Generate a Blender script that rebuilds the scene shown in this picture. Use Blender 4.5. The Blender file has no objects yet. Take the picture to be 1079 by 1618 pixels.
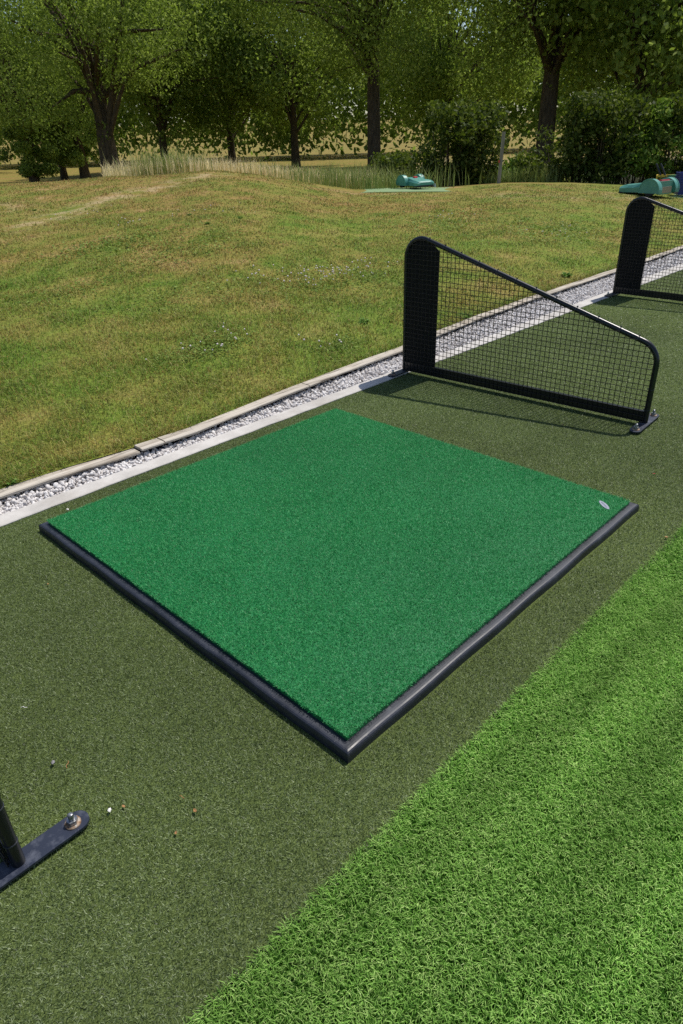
import bpy, math, random
import numpy as np
from mathutils import Vector, Matrix

random.seed(7)
rng = np.random.default_rng(11)
scene = bpy.context.scene
col = scene.collection
PI = math.pi


def lin(r, g, b):
    f = lambda c: c / 12.92 if c <= .04045 else ((c + .055) / 1.055) ** 2.4
    return (f(r / 255), f(g / 255), f(b / 255), 1.0)


# ------------------------------------------------------------------ camera
CAM = Vector((-0.7462, -0.7431, 1.2356))
YAW, PITCH, ROLL, FOC = 0.7807, 0.5060, -0.0312, 1066.1
fw = Vector((math.cos(PITCH) * math.cos(YAW), math.cos(PITCH) * math.sin(YAW), -math.sin(PITCH)))
r0 = Vector((math.sin(YAW), -math.cos(YAW), 0))
u0 = r0.cross(fw)
rr = math.cos(ROLL) * r0 + math.sin(ROLL) * u0
uu = -math.sin(ROLL) * r0 + math.cos(ROLL) * u0
cd = bpy.data.cameras.new("camera")
cam = bpy.data.objects.new("camera", cd)
col.objects.link(cam)
cam.matrix_world = Matrix(((rr.x, uu.x, -fw.x, CAM.x), (rr.y, uu.y, -fw.y, CAM.y), (rr.z, uu.z, -fw.z, CAM.z), (0, 0, 0, 1)))
cd.sensor_fit = 'HORIZONTAL'
cd.sensor_width = 36
cd.lens = FOC / 1079 * 36
cd.clip_start = .02
cd.clip_end = 3000
scene.camera = cam

# ------------------------------------------------------------------ light
SUN_DIR = Vector((1.0, -0.06, 1.835)).normalized()
w = bpy.data.worlds.new("World")
scene.world = w
w.use_nodes = True
nt = w.node_tree
bg = nt.nodes["Background"]
sky = nt.nodes.new("ShaderNodeTexSky")
sky.sky_type = 'NISHITA'
sky.sun_disc = False
sky.sun_elevation = math.asin(SUN_DIR.z)
sky.sun_rotation = math.atan2(SUN_DIR.x, SUN_DIR.y)
sky.air_density = 1.0
sky.dust_density = 1.0
nt.links.new(sky.outputs[0], bg.inputs[0])
bg.inputs[1].default_value = .10
sl = bpy.data.lights.new("sun", 'SUN')
sl.energy = 4.0
sl.angle = math.radians(.5)
sl.color = (1.0, .95, .87)
so = bpy.data.objects.new("sun", sl)
col.objects.link(so)
so.location = (6, -4, 12)
so.rotation_euler = SUN_DIR.to_track_quat('Z', 'Y').to_euler()
scene.view_settings.view_transform = 'Standard'
scene.view_settings.look = 'None'
scene.view_settings.exposure = 0.12
scene.view_settings.gamma = 1.0
scene.cycles.use_denoising = False
scene.cycles.sample_clamp_indirect = 4.0

# ------------------------------------------------------------------ helpers


def tag(o, label=None, cat=None, group=None, kind=None):
    if label: o['label'] = label
    if cat: o['category'] = cat
    if group: o['group'] = group
    if kind: o['kind'] = kind
    return o


def empty(name, loc=(0, 0, 0), rz=0):
    o = bpy.data.objects.new(name, None)
    o.empty_display_size = .1
    o.location = loc
    o.rotation_euler = (0, 0, rz)
    col.objects.link(o)
    return o


def copy_tree(o, parent=None):
    c = o.copy()
    col.objects.link(c)
    if parent is not None: c.parent = parent
    for ch in list(o.children): copy_tree(ch, c)
    return c


class MB:
    def __init__(s):
        s.v, s.f, s.sm = [], [], []

    def add(s, vs, fs, smooth=False):
        n = len(s.v)
        s.v += [tuple(v) for v in vs]
        s.f += [tuple(i + n for i in f) for f in fs]
        s.sm += [smooth] * len(fs)

    def box(s, c, d, rz=0):
        x, y, z = d[0] / 2, d[1] / 2, d[2] / 2
        ca, sa = math.cos(rz), math.sin(rz)
        vs = []
        for dz in (-z, z):
            for dx, dy in ((-x, -y), (x, -y), (x, y), (-x, y)):
                vs.append((c[0] + dx * ca - dy * sa, c[1] + dx * sa + dy * ca, c[2] + dz))
        s.add(vs, [(3, 2, 1, 0), (4, 5, 6, 7), (0, 1, 5, 4), (1, 2, 6, 5), (2, 3, 7, 6), (3, 0, 4, 7)])

    def tube(s, pts, r, n=10, cap=True, smooth=True):
        pts = [Vector(p) for p in pts]
        rs = r if isinstance(r, (list, tuple)) else [r] * len(pts)
        rings = []
        t = (pts[1] - pts[0]).normalized()
        a = t.orthogonal().normalized()
        for i, p in enumerate(pts):
            if i == 0: t = (pts[1] - pts[0]).normalized()
            elif i == len(pts) - 1: t = (pts[-1] - pts[-2]).normalized()
            else: t = ((pts[i + 1] - p).normalized() + (p - pts[i - 1]).normalized()).normalized()
            a = (a - t * a.dot(t)).normalized()
            b = t.cross(a)
            rings += [p + rs[i] * (math.cos(k * 2 * PI / n) * a + math.sin(k * 2 * PI / n) * b) for k in range(n)]
        fs = []
        for i in range(len(pts) - 1):
            for k in range(n):
                k2 = (k + 1) % n
                fs.append((i * n + k, i * n + k2, (i + 1) * n + k2, (i + 1) * n + k))
        s.add(rings, fs, smooth)
        if cap:
            s.add(rings[:n], [tuple(range(n - 1, -1, -1))])
            s.add(rings[-n:], [tuple(range(n))])

    def prism(s, poly, lo, hi, axes=(0, 1, 2)):
        # poly in (axes[0], axes[1]); extruded along axes[2] from lo to hi
        n = len(poly)
        vs = []
        for h in (lo, hi):
            for p in poly:
                q = [0, 0, 0]
                q[axes[0]], q[axes[1]], q[axes[2]] = p[0], p[1], h
                vs.append(q)
        fs = [tuple(range(n - 1, -1, -1)), tuple(range(n, 2 * n))]
        fs += [(i, (i + 1) % n, n + (i + 1) % n, n + i) for i in range(n)]
        s.add(vs, fs)

    def lathe(s, prof, c=(0, 0, 0), n=16, smooth=True):
        vs, fs = [], []
        for (r, z) in prof:
            vs += [(c[0] + r * math.cos(2 * PI * k / n), c[1] + r * math.sin(2 * PI * k / n), c[2] + z) for k in range(n)]
        for i in range(len(prof) - 1):
            for k in range(n):
                k2 = (k + 1) % n
                fs.append((i * n + k, i * n + k2, (i + 1) * n + k2, (i + 1) * n + k))
        s.add(vs, fs, smooth)

    def build(s, name, m, parent=None, fix=True):
        me = bpy.data.meshes.new(name)
        me.from_pydata(s.v, [], s.f)
        me.polygons.foreach_set('use_smooth', s.sm)
        me.materials.append(m)
        if fix:
            import bmesh
            bm = bmesh.new()
            bm.from_mesh(me)
            bmesh.ops.recalc_face_normals(bm, faces=bm.faces)
            bm.to_mesh(me)
            bm.free()
        me.update()
        o = bpy.data.objects.new(name, me)
        col.objects.link(o)
        if parent is not None: o.parent = parent
        return o


def np_mesh(name, V, F, m, parent=None, attr=None, smooth=False):
    """V (N,3) float, F (M,k) int with one k"""
    me = bpy.data.meshes.new(name)
    V = np.ascontiguousarray(V, dtype=np.float32)
    F = np.ascontiguousarray(F, dtype=np.int32)
    k = F.shape[1]
    me.vertices.add(len(V))
    me.vertices.foreach_set('co', V.ravel())
    me.loops.add(F.size)
    me.loops.foreach_set('vertex_index', F.ravel())
    me.polygons.add(len(F))
    me.polygons.foreach_set('loop_start', np.arange(0, F.size, k, dtype=np.int32))
    me.polygons.foreach_set('use_smooth', np.full(len(F), smooth))
    if attr:
        for nm, a in attr.items():
            at = me.attributes.new(nm, 'FLOAT', 'POINT')
            at.data.foreach_set('value', np.ascontiguousarray(a, dtype=np.float32))
    me.update(calc_edges=True)
    me.materials.append(m)
    o = bpy.data.objects.new(name, me)
    col.objects.link(o)
    if parent is not None: o.parent = parent
    return o


# ---- materials


class NT:
    def __init__(s, name, rough=.6, spec=.4, metal=0.0):
        s.m = bpy.data.materials.new(name)
        s.m.use_nodes = True
        s.t = s.m.node_tree
        s.b = s.t.nodes['Principled BSDF']
        s.b.inputs['Roughness'].default_value = rough
        s.b.inputs['Specular IOR Level'].default_value = spec
        s.b.inputs['Metallic'].default_value = metal

    def n(s, typ, **kw):
        o = s.t.nodes.new('ShaderNode' + typ)
        for k, v in kw.items(): setattr(o, k, v)
        return o

    def l(s, a, b):
        s.t.links.new(a, b)

    def pos(s):
        return s.n('NewGeometry').outputs['Position']

    def obj(s):
        return s.n('TexCoord').outputs['Object']

    def noise(s, vec, scale, detail=3, rough=.55, stretch=None):
        o = s.n('TexNoise')
        if stretch:
            mp = s.n('Mapping')
            mp.inputs['Scale'].default_value = stretch
            s.l(vec, mp.inputs['Vector'])
            vec = mp.outputs[0]
        s.l(vec, o.inputs['Vector'])
        o.inputs['Scale'].default_value = scale
        o.inputs['Detail'].default_value = detail
        o.inputs['Roughness'].default_value = rough
        return o.outputs['Fac']

    def ramp(s, fac, stops, interp='LINEAR'):
        o = s.n('ValToRGB')
        o.color_ramp.interpolation = interp
        e = o.color_ramp.elements
        while len(e) < len(stops): e.new(.5)
        for i, (p, c) in enumerate(stops):
            e[i].position = p
            e[i].color = c if len(c) == 4 else (*c, 1)
        s.l(fac, o.inputs[0])
        return o.outputs[0]

    def mix(s, fac, a, b, mode='MIX'):
        o = s.n('MixRGB', blend_type=mode)
        for i, x in enumerate((fac, a, b)):
            if isinstance(x, (float, int)): o.inputs[i].default_value = x
            elif isinstance(x, (tuple, list)): o.inputs[i].default_value = x
            else: s.l(x, o.inputs[i])
        return o.outputs[0]

    def rnd(s, name='rnd'):
        return s.n('Attribute', attribute_name=name).outputs['Fac']

    def color(s, c):
        if isinstance(c, (tuple, list)): s.b.inputs['Base Color'].default_value = c
        else: s.l(c, s.b.inputs['Base Color'])
        return s

    def bump(s, h, strength=.3, dist=.01):
        o = s.n('Bump')
        o.inputs['Strength'].default_value = strength
        o.inputs['Distance'].default_value = dist
        s.l(h, o.inputs['Height'])
        s.l(o.outputs[0], s.b.inputs['Normal'])
        return s

    def translucent(s, colr, fac=.35):
        tr = s.n('BsdfTranslucent')
        if isinstance(colr, (tuple, list)): tr.inputs[0].default_value = colr
        else: s.l(colr, tr.inputs[0])
        mx = s.n('MixShader')
        mx.inputs[0].default_value = fac
        s.l(s.b.outputs[0], mx.inputs[1])
        s.l(tr.outputs[0], mx.inputs[2])
        out = [x for x in s.t.nodes if x.type == 'OUTPUT_MATERIAL'][0]
        s.l(mx.outputs[0], out.inputs['Surface'])
        return s


def g4(v): return (v, v, v, 1)


def turf_mat(name, dark, mid, light, patch_amt=.25, base_dark=False, patch_scale=1.1, rough=.45, spec=.4, tr=.4):
    t = NT(name, rough, spec)
    p = t.pos()
    big = t.noise(p, patch_scale, 3)
    if base_dark:
        fine = t.noise(p, 420, 2, .7)
        c = t.ramp(fine, [(.3, dark), (.5, mid), (.72, light)])
    else:
        c = t.ramp(t.rnd(), [(0, dark), (.45, mid), (1, light)])
    sh = t.ramp(big, [(.3, g4(1 - patch_amt)), (.7, g4(1 + patch_amt * .4))])
    c = t.mix(1.0, c, sh, 'MULTIPLY')
    t.color(c)
    if not base_dark and tr: t.translucent(c, tr)
    return t


# synthetic turfs
OL = [lin(58, 72, 34), lin(108, 128, 74), lin(190, 204, 156)]
m_olive = turf_mat('olive_turf_fibre', *OL).m
t = turf_mat('olive_turf_backing', lin(46, 55, 26), lin(80, 94, 50), lin(124, 138, 84), base_dark=True, rough=.9, spec=.08)
t.bump(t.noise(t.pos(), 500, 2, .7), .6, .004)
m_olive_base = t.m
m_matpile = turf_mat('mat_fibre', lin(20, 108, 54), lin(42, 164, 90), lin(122, 212, 142), .10, patch_scale=2.5).m
t = turf_mat('mat_backing', lin(14, 80, 42), lin(26, 116, 64), lin(50, 140, 84), base_dark=True)
m_matbase = t.m
t = NT('bright_turf_fibre', .62, .12)
p = t.pos()
c = t.ramp(t.rnd(), [(0, lin(80, 128, 38)), (.4, lin(146, 194, 90)), (.78, lin(198, 226, 138)), (.92, lin(216, 234, 168)), (1, lin(186, 140, 100))])
sh = t.ramp(t.noise(p, 2.4, 2, stretch=(.22, 2.2, 1)), [(.36, g4(.80)), (.64, g4(1.12))])
c = t.mix(1.0, c, sh, 'MULTIPLY')
t.color(c).translucent(c, .3)
m_bright = t.m
t = turf_mat('bright_turf_backing', lin(20, 44, 8), lin(36, 70, 16), lin(60, 96, 30), base_dark=True, rough=.9, spec=.05)
m_bright_base = t.m


def lawn_color(t):
    """shared by the soil sheet and the blades: dry and green patches at fixed places in the field"""
    p = t.pos()
    n1 = t.noise(p, .55, 4, .6, stretch=(.8, 1.2, .2))
    n2 = t.noise(p, 2.1, 5, .68)
    n = t.mix(.55, n1, n2)
    green = t.ramp(n2, [(.3, lin(96, 124, 42)), (.6, lin(128, 146, 60))])
    dry = t.ramp(n2, [(.3, lin(144, 126, 68)), (.56, lin(158, 126, 76)), (.72, lin(180, 150, 104))])
    # drier further up the slope
    sp = t.n('SeparateXYZ')
    t.l(p, sp.inputs[0])
    add = t.n('Math', operation='ADD')
    sx = t.n('Math', operation='MULTIPLY')
    sx.inputs[1].default_value = .3
    t.l(sp.outputs[0], sx.inputs[0])
    sy = t.n('Math', operation='MULTIPLY')
    sy.inputs[1].default_value = 1.5
    t.l(sp.outputs[1], sy.inputs[0])
    t.l(sx.outputs[0], add.inputs[0])
    t.l(sy.outputs[0], add.inputs[1])
    mr = t.n('MapRange')
    mr.inputs[1].default_value, mr.inputs[2].default_value = 4.5, 19.0
    mr.inputs[3].default_value, mr.inputs[4].default_value = -.095, .05
    t.l(add.outputs[0], mr.inputs[0])
    ad2 = t.n('Math', operation='ADD')
    t.l(n, ad2.inputs[0])
    t.l(mr.outputs[0], ad2.inputs[1])
    f = t.ramp(ad2.outputs[0], [(.35, g4(.04)), (.63, g4(.94))])
    return p, green, dry, f, n2


t = NT('lawn_soil', .9, .1)
p, green, dry, f, n2 = lawn_color(t)
c = t.mix(f, green, dry)
fine = t.noise(p, 55, 3, .7)
c = t.mix(1.0, c, t.ramp(fine, [(.3, g4(.45)), (.5, g4(.8)), (.7, g4(1.15))]), 'MULTIPLY')
# bare soil streaks (own shape of the ground, attribute painted per vertex)
bare = t.rnd('bare')
br = t.noise(p, 3.2, 4, .7)
mm = t.n('Math', operation='MULTIPLY')
t.l(bare, mm.inputs[0])
t.l(t.ramp(br, [(.44, g4(0)), (.60, g4(.85))]), mm.inputs[1])
c = t.mix(mm.outputs[0], c, lin(176, 156, 122))
t.color(c).bump(fine, .5, .02)
m_soil = t.m

t = NT('lawn_grass', .55, .25)
p, green, dry, f, n2 = lawn_color(t)
c = t.mix(f, green, dry)
var = t.ramp(t.rnd(), [(0, g4(.38)), (.5, g4(.92)), (.8, g4(1.4)), (1, g4(2.2))])
c = t.mix(1.0, c, var, 'MULTIPLY')
straw = t.ramp(t.rnd('kind_mix'), [(.0, g4(0)), (.86, g4(0)), (.9, g4(.75))])
c = t.mix(straw, c, lin(190, 178, 116))
fresh = t.ramp(t.rnd('kind_mix'), [(.0, g4(.8)), (.14, g4(.7)), (.2, g4(0))])
c = t.mix(fresh, c, lin(140, 178, 70))
rusty = t.ramp(t.rnd('kind_mix'), [(.28, g4(0)), (.30, g4(.7)), (.37, g4(.7)), (.40, g4(0))])
c = t.mix(rusty, c, lin(172, 124, 72))
t.color(c).translucent(c, .25)
m_lawn = t.m

t = NT('straw_grass', .6, .2)
c = t.ramp(t.rnd(), [(0, lin(176, 168, 106)), (.35, lin(220, 206, 156)), (.8, lin(240, 228, 190)), (1, lin(196, 172, 130))])
t.color(c).translucent(c, .5)
m_straw = t.m
t = NT('reed_grass', .6, .2)
c = t.ramp(t.rnd(), [(0, lin(104, 124, 60)), (.6, lin(146, 160, 88)), (1, lin(186, 184, 124))])
t.color(c).translucent(c, .3)
m_reed = t.m

# far fields
t = NT('far_field', .9, .1)
p = t.pos()
n = t.noise(p, .12, 4)
c = t.ramp(n, [(.35, lin(112, 118, 58)), (.55, lin(138, 128, 76)), (.7, lin(162, 146, 96))])
c = t.mix(1.0, c, t.ramp(t.noise(p, 6, 4, .7), [(.3, g4(.7)), (.7, g4(1.1))]), 'MULTIPLY')
t.color(c)
m_field = t.m

# powder-coated steel
t = NT('black_powder_coat', .3, .5)
p = t.obj()
t.color(t.mix(t.ramp(t.noise(p, 60, 4, .7), [(.6, g4(0)), (.85, g4(.3))]), lin(19, 22, 28), lin(66, 70, 78)))
m_steel = t.m
t = NT('base_plate_steel', .42, .5)
p = t.obj()
t.color(t.mix(t.ramp(t.noise(p, 22, 5, .7), [(.5, g4(0)), (.72, g4(.6))]), lin(40, 46, 62), lin(108, 112, 124)))
m_plate = t.m
t = NT('wire_mesh_black', .45, .4)
t.color(t.mix(t.noise(t.obj(), 8, 2), lin(20, 21, 20), lin(44, 38, 32)))
m_wire = t.m
t = NT('black_rubber_sheet', .75, .25)
t.color(t.ramp(t.noise(t.obj(), 40, 3), [(.3, lin(14, 14, 16)), (.7, lin(30, 30, 32))]))
m_sheet = t.m
t = NT('cable_tie_plastic', .35, .5)
t.color(lin(48, 52, 60))
m_tie = t.m
t = NT('zinc_bolt', .32, .5, .85)
t.color(t.ramp(t.noise(t.obj(), 120, 3), [(.35, lin(120, 122, 126)), (.65, lin(186, 188, 190))]))
m_zinc = t.m
t = NT('rusty_washer', .7, .3, .3)
t.color(t.ramp(t.noise(t.obj(), 160, 3), [(.35, lin(128, 96, 70)), (.6, lin(164, 144, 124)), (.75, lin(180, 176, 170))]))
m_rust = t.m
# rubber tray edge
t = NT('worn_rubber', .42, .5)
p = t.obj()
s1 = t.noise(p, 9, 5, .7)
s2 = t.noise(p, 260, 3, .6)
c = t.ramp(s1, [(.35, lin(30, 33, 42)), (.6, lin(46, 50, 62)), (.78, lin(84, 86, 92))])
c = t.mix(t.ramp(s2, [(.62, g4(0)), (.74, g4(.55))]), c, lin(134, 130, 122))
t.color(c).bump(t.noise(p, 180, 3), .12, .002)
rg = t.ramp(s1, [(.3, g4(.38)), (.7, g4(.6))])
t.l(rg, t.b.inputs['Roughness'])
m_rubber = t.m
t = NT('badge_plastic', .35, .5)
t.color(lin(150, 154, 168))
m_badge = t.m
t = NT('badge_print', .4, .4)
t.color(lin(110, 114, 134))
m_print = t.m

# concrete kerb
t = NT('pale_concrete', .85, .2)
p = t.pos()
c = t.ramp(t.noise(p, 7, 5, .65), [(.3, lin(172, 168, 163)), (.6, lin(198, 194, 189)), (.8, lin(208, 205, 201))])
c = t.mix(t.ramp(t.noise(p, 90, 4, .7), [(.6, g4(0)), (.76, g4(.6))]), c, lin(140, 132, 122))
c = t.mix(t.ramp(t.noise(p, 3.3, 5, .7), [(.52, g4(0)), (.7, g4(.45))]), c, lin(156, 148, 136))
t.color(c).bump(t.noise(p, 160, 4, .7), .25, .004)
m_kerb = t.m
t = NT('limestone_chip', .85, .2)
c = t.ramp(t.rnd(), [(0, lin(184, 178, 175)), (.4, lin(216, 211, 208)), (.9, lin(236, 233, 231)), (1, lin(150, 116, 88))])
c = t.mix(1.0, c, t.ramp(t.noise(t.pos(), 130, 3), [(.3, g4(.8)), (.7, g4(1.06))]), 'MULTIPLY')
t.color(c)
m_stone = t.m
t = NT('gravel_bed', .95, .1)
t.color(t.ramp(t.noise(t.pos(), 90, 3, .8), [(.35, lin(70, 66, 64)), (.65, lin(150, 146, 142))]))
m_bed = t.m
t = NT('liner_black', .5, .4)
t.color(lin(38, 40, 50))
m_liner = t.m
t = NT('weathered_timber', .85, .2)
p = t.obj()
gr = t.noise(p, 22, 5, .7, stretch=(.06, 1.6, 1.6))
c = t.ramp(gr, [(.3, lin(122, 112, 98)), (.5, lin(184, 175, 162)), (.75, lin(212, 204, 192))])
c = t.mix(t.ramp(t.noise(p, 6, 4), [(.55, g4(0)), (.75, g4(.5))]), c, lin(150, 132, 108))
ck = t.noise(p, 60, 4, .6, stretch=(.05, 1, 1))
c = t.mix(t.ramp(ck, [(.34, g4(.8)), (.44, g4(0))]), c, lin(84, 76, 66))
t.color(c).bump(gr, .5, .004)
m_timber = t.m

# background plastics
t = NT('teal_plastic', .38, .5)
t.color(t.ramp(t.noise(t.obj(), 6, 3), [(.3, lin(70, 136, 124)), (.7, lin(92, 156, 142))]))
m_teal = t.m
t = NT('dark_plastic', .5, .4); t.color(lin(34, 38, 44)); m_dark = t.m
t = NT('red_plastic', .4, .5); t.color(lin(196, 52, 56)); m_red = t.m
t = NT('yellow_paint', .45, .5); t.color(lin(214, 178, 60)); m_yellow = t.m
t = NT('blue_plastic', .4, .5); t.color(lin(40, 52, 128)); m_blue = t.m
t = NT('beige_plastic', .6, .3); t.color(lin(160, 148, 128)); m_beige = t.m
t = NT('pale_plastic', .5, .4); t.color(lin(180, 186, 188)); m_pale = t.m
t = NT('green_bin_plastic', .4, .5); t.color(lin(24, 96, 46)); m_greenbin = t.m
t = NT('green_matting', .9, .1)
t.color(t.ramp(t.noise(t.pos(), 30, 4, .7), [(.3, lin(116, 140, 102)), (.7, lin(138, 160, 120))]))
m_matting = t.m
t = NT('grey_post_wood', .85, .2)
t.color(t.ramp(t.noise(t.obj(), 9, 4, .6, stretch=(3, 3, .3)), [(.3, lin(112, 106, 98)), (.7, lin(168, 160, 150))]))
m_post = t.m
t = NT('oak_bark', .9, .15)
g_ = t.noise(t.obj(), 7, 5, .7, stretch=(2.2, 2.2, .5))
t.color(t.ramp(g_, [(.3, lin(48, 42, 34)), (.7, lin(104, 92, 76))])).bump(g_, .8, .06)
m_bark = t.m


def leaf_mat(name, a, b, c_, tr=.35):
    t = NT(name, .6, .08)
    c = t.ramp(t.rnd(), [(0, a), (.6, b), (1, c_)])
    t.color(c).translucent(t.mix(.35, c, lin(150, 180, 40)), tr)
    return t.m


m_oak = leaf_mat('oak_leaf', lin(84, 104, 44), lin(126, 146, 68), lin(164, 178, 102), .5)
m_hedge = leaf_mat('hedge_leaf', lin(44, 60, 22), lin(74, 88, 36), lin(126, 132, 72), .25)
m_shrub = leaf_mat('light_shrub_leaf', lin(72, 100, 34), lin(104, 134, 54), lin(150, 164, 90), .3)
m_weed = leaf_mat('weed_leaf', lin(74, 110, 44), lin(104, 142, 64), lin(140, 170, 92), .25)
m_clover_leaf = leaf_mat('clover_leaf', lin(84, 108, 44), lin(110, 134, 58), lin(140, 158, 84), .25)
t = NT('clover_petal', .6, .3); t.color(lin(226, 212, 210)); m_clover = t.m
t = NT('dry_leaf', .7, .2); t.color(t.ramp(t.noise(t.obj(), 60, 3), [(.3, lin(128, 84, 48)), (.7, lin(196, 160, 112))])); m_dryleaf = t.m
t = NT('white_pebble', .7, .3); t.color(lin(222, 220, 214)); m_wpeb = t.m
t = NT('grey_pebble', .7, .3); t.color(lin(128, 126, 128)); m_gpeb = t.m

# ------------------------------------------------------------------ terrain shape
FX, FY = math.cos(YAW), math.sin(YAW)
RX, RY = math.sin(YAW), -math.cos(YAW)
CT = np.array([-1.2, -.6, -.49, -.44, -.364, -.287, -.237, -.161, -.103, -.02, .031, .15, .235, .32, .407, .476, .538, .9, 1.6])
CZ = np.array([.60, .63, .655, .665, .677, .73, .715, .785, .70, .485, .37, .34, .385, .355, .262, .18, .12, .05, .0])
DX = np.array([-30, -1.2, 0, .33, .62, .9, 1.1, 1.5, 1.95, 2.65, 3.15, 3.6, 4.5, 5.5, 7, 8, 14, 60])
DY = np.array([1.99, 1.99, 1.985, 1.97, 1.937, 1.918, 1.94, 1.975, 2.012, 2.04, 2.10, 2.135, 2.165, 2.17, 2.19, 2.22, 2.3, 2.3])


def timber_back(x): return np.interp(x, DX, DY)


def smooth(a, b, v):
    q = np.clip((v - a) / (b - a), 0, 1)
    return q * q * (3 - 2 * q)


def height(x, y):
    x = np.asarray(x, float)
    y = np.asarray(y, float)
    dx, dy = x - CAM.x, y - CAM.y
    dep = dx * FX + dy * FY
    lat = dx * RX + dy * RY
    dd = np.maximum(dep, .5)
    tt = np.clip(lat / dd, -1.6, 1.6)
    zc = np.interp(tt, CT, CZ)
    edge = y - timber_back(x)
    rise = np.clip((dep - 3.2) / (13 - 3.2), 0, 1)
    rise = rise * .75 + .25 * rise * rise * (3 - 2 * rise)
    zl = .034 + (zc - .034) * rise
    zl = np.where(dep > 13, zc - (zc + .5) * smooth(13.4, 27, dep), zl)
    und = .05 * np.sin(x * .8 + 1.3) * np.sin(y * .7 + x * .3) * smooth(3.5, 6, dep) * (1 - smooth(9, 12, dep))
    z = np.minimum(zl, .028 + .12 * np.maximum(edge, 0)) + und
    z = z + smooth(90, 260, dep) * 7.0
    far = smooth(0, .6, edge)
    return np.where(edge < .6, .028 * (1 - far) + z * far, z)


# lawn sheet from the timber edge out over the rise and down the other side
def sgeo(a, b, n, k):
    q = np.linspace(0, 1, n)
    return a + (b - a) * (np.expm1(k * q) / math.expm1(k))


vs_ = sgeo(0, 330, 230, 6.2)
xs_ = np.concatenate([-sgeo(0, 120, 90, 4.5)[::-1][:-1] - 1, sgeo(0, 300, 220, 5.0) - 1])
X, Vv = np.meshgrid(xs_, vs_)
Y = timber_back(X) - .012 + Vv
Z = height(X, Y)
dep = (X - CAM.x) * FX + (Y - CAM.y) * FY
tt = ((X - CAM.x) * RX + (Y - CAM.y) * RY) / np.maximum(dep, .5)
# streak of bare earth climbing the left rise, and worn spots on the right mound
bare = np.exp(-((dep - (9.3 + (tt + .40) * 14.0)) / .42) ** 2) * smooth(-.47, -.40, tt) * (1 - smooth(-.17, -.10, tt))
for (t0, d0, wt, wd, amp) in ((-.44, 10.6, .035, .45, .8), (.25, 12.0, .05, .35, .7), (.40, 12.2, .05, .5, .75), (.43, 11.2, .04, .4, .5), (.33, 11.6, .03, .25, .6), (.05, 13.1, .06, .25, .8)):
    bare = np.maximum(bare, amp * np.exp(-((tt - t0) / wt) ** 2 - ((dep - d0) / wd) ** 2))
nv, nx = X.shape
idx = np.arange(nv * nx).reshape(nv, nx)
F = np.stack([idx[:-1, :-1], idx[:-1, 1:], idx[1:, 1:], idx[1:, :-1]], -1).reshape(-1, 4)
ground = np_mesh('ground', np.stack([X, Y, Z], -1).reshape(-1, 3), F, m_soil, attr={'bare': bare.ravel()}, smooth=True)
tag(ground, kind='structure')
mb = MB()
mb.add([(-900, -900, -.9), (900, -900, -.9), (900, 900, -.9), (-900, 900, -.9)], [(0, 1, 2, 3)])
tag(mb.build('terrain', m_field), kind='structure')

# ------------------------------------------------------------------ blades


def blades(name, roots, h, w_, lean, m, rnd, segs=1, parent=None, kind_mix=None, heading=None, curl=1.0):
    n = len(roots)
    a = rng.uniform(0, 2 * PI, n)
    ca, sa = np.cos(a), np.sin(a)
    side = np.stack([ca, sa, np.zeros(n)], 1) * (w_ / 2)[:, None]
    if heading is None:
        b = a + PI / 2 + rng.normal(0, .5, n)
    else:
        b = heading
    ld = np.stack([np.cos(b), np.sin(b), np.zeros(n)], 1)
    up = np.zeros((n, 3)); up[:, 2] = 1
    tip = roots + ld * (h * np.sin(lean))[:, None] + up * (h * np.cos(lean))[:, None]
    if segs == 1:
        V = np.stack([roots - side, roots + side, tip], 1).reshape(-1, 3)
        Fm = np.arange(3 * n).reshape(n, 3)
        k = 3
    else:
        l2 = lean * .45
        mid = roots + ld * (h * .55 * np.sin(l2))[:, None] + up * (h * .55 * np.cos(l2))[:, None]
        V = np.stack([roots - side, roots + side, mid + side * .8, mid - side * .8, tip], 1).reshape(-1, 3)
        o = np.arange(n)[:, None] * 5
        Fm = np.concatenate([o + np.array([[0, 1, 2]]), o + np.array([[0, 2, 3]]), o + np.array([[3, 2, 4]])], 0)
        k = 5
    at = {'rnd': np.repeat(rnd, k)}
    if kind_mix is not None: at['kind_mix'] = np.repeat(kind_mix, k)
    return np_mesh(name, V, Fm, m, parent, at)


# ------------------------------------------------------------------ bay floor
KF, KB = 1.722, 1.799          # kerb front and back
BE = -.16                      # edge between olive and bright turf


def sheet(name, x0, x1, y0, y1, z, m):
    mb = MB()
    mb.add([(x0, y0, z), (x1, y0, z), (x1, y1, z), (x0, y1, z)], [(0, 1, 2, 3)])
    return tag(mb.build(name, m), kind='structure')


sheet('turf_floor', -30, 40, BE, KF, -.008, m_olive_base)
sheet('lawn_floor', -30, 40, -16, BE, -.012, m_bright_base)
sheet('gravel_floor', -30, 40, KB, 2.6, -.055, m_bed)

MAT0, MAT1 = .028, 1.528       # mat pile
S = 1.579
OUTER = S


def scatter(n, x0, x1, y0, y1):
    return np.stack([rng.uniform(x0, x1, n), rng.uniform(y0, y1, n)], 1)


def turf_points():
    P = []
    for (x0, x1, dens) in ((-1.1, 1.0, 105000), (1.0, 2.6, 80000), (2.6, 4.2, 36000), (4.2, 7.5, 9000), (7.5, 13, 3000)):
        n = int((x1 - x0) * (KF - BE) * dens)
        q = scatter(n, x0, x1, BE - .012, KF + .003)
        P.append(np.concatenate([q, np.full((n, 1), (100000 / dens) ** .5)], 1))
    P = np.concatenate(P)
    inside = (P[:, 0] > .0) & (P[:, 0] < S) & (P[:, 1] > .0) & (P[:, 1] < S)
    return P[~inside]


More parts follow.
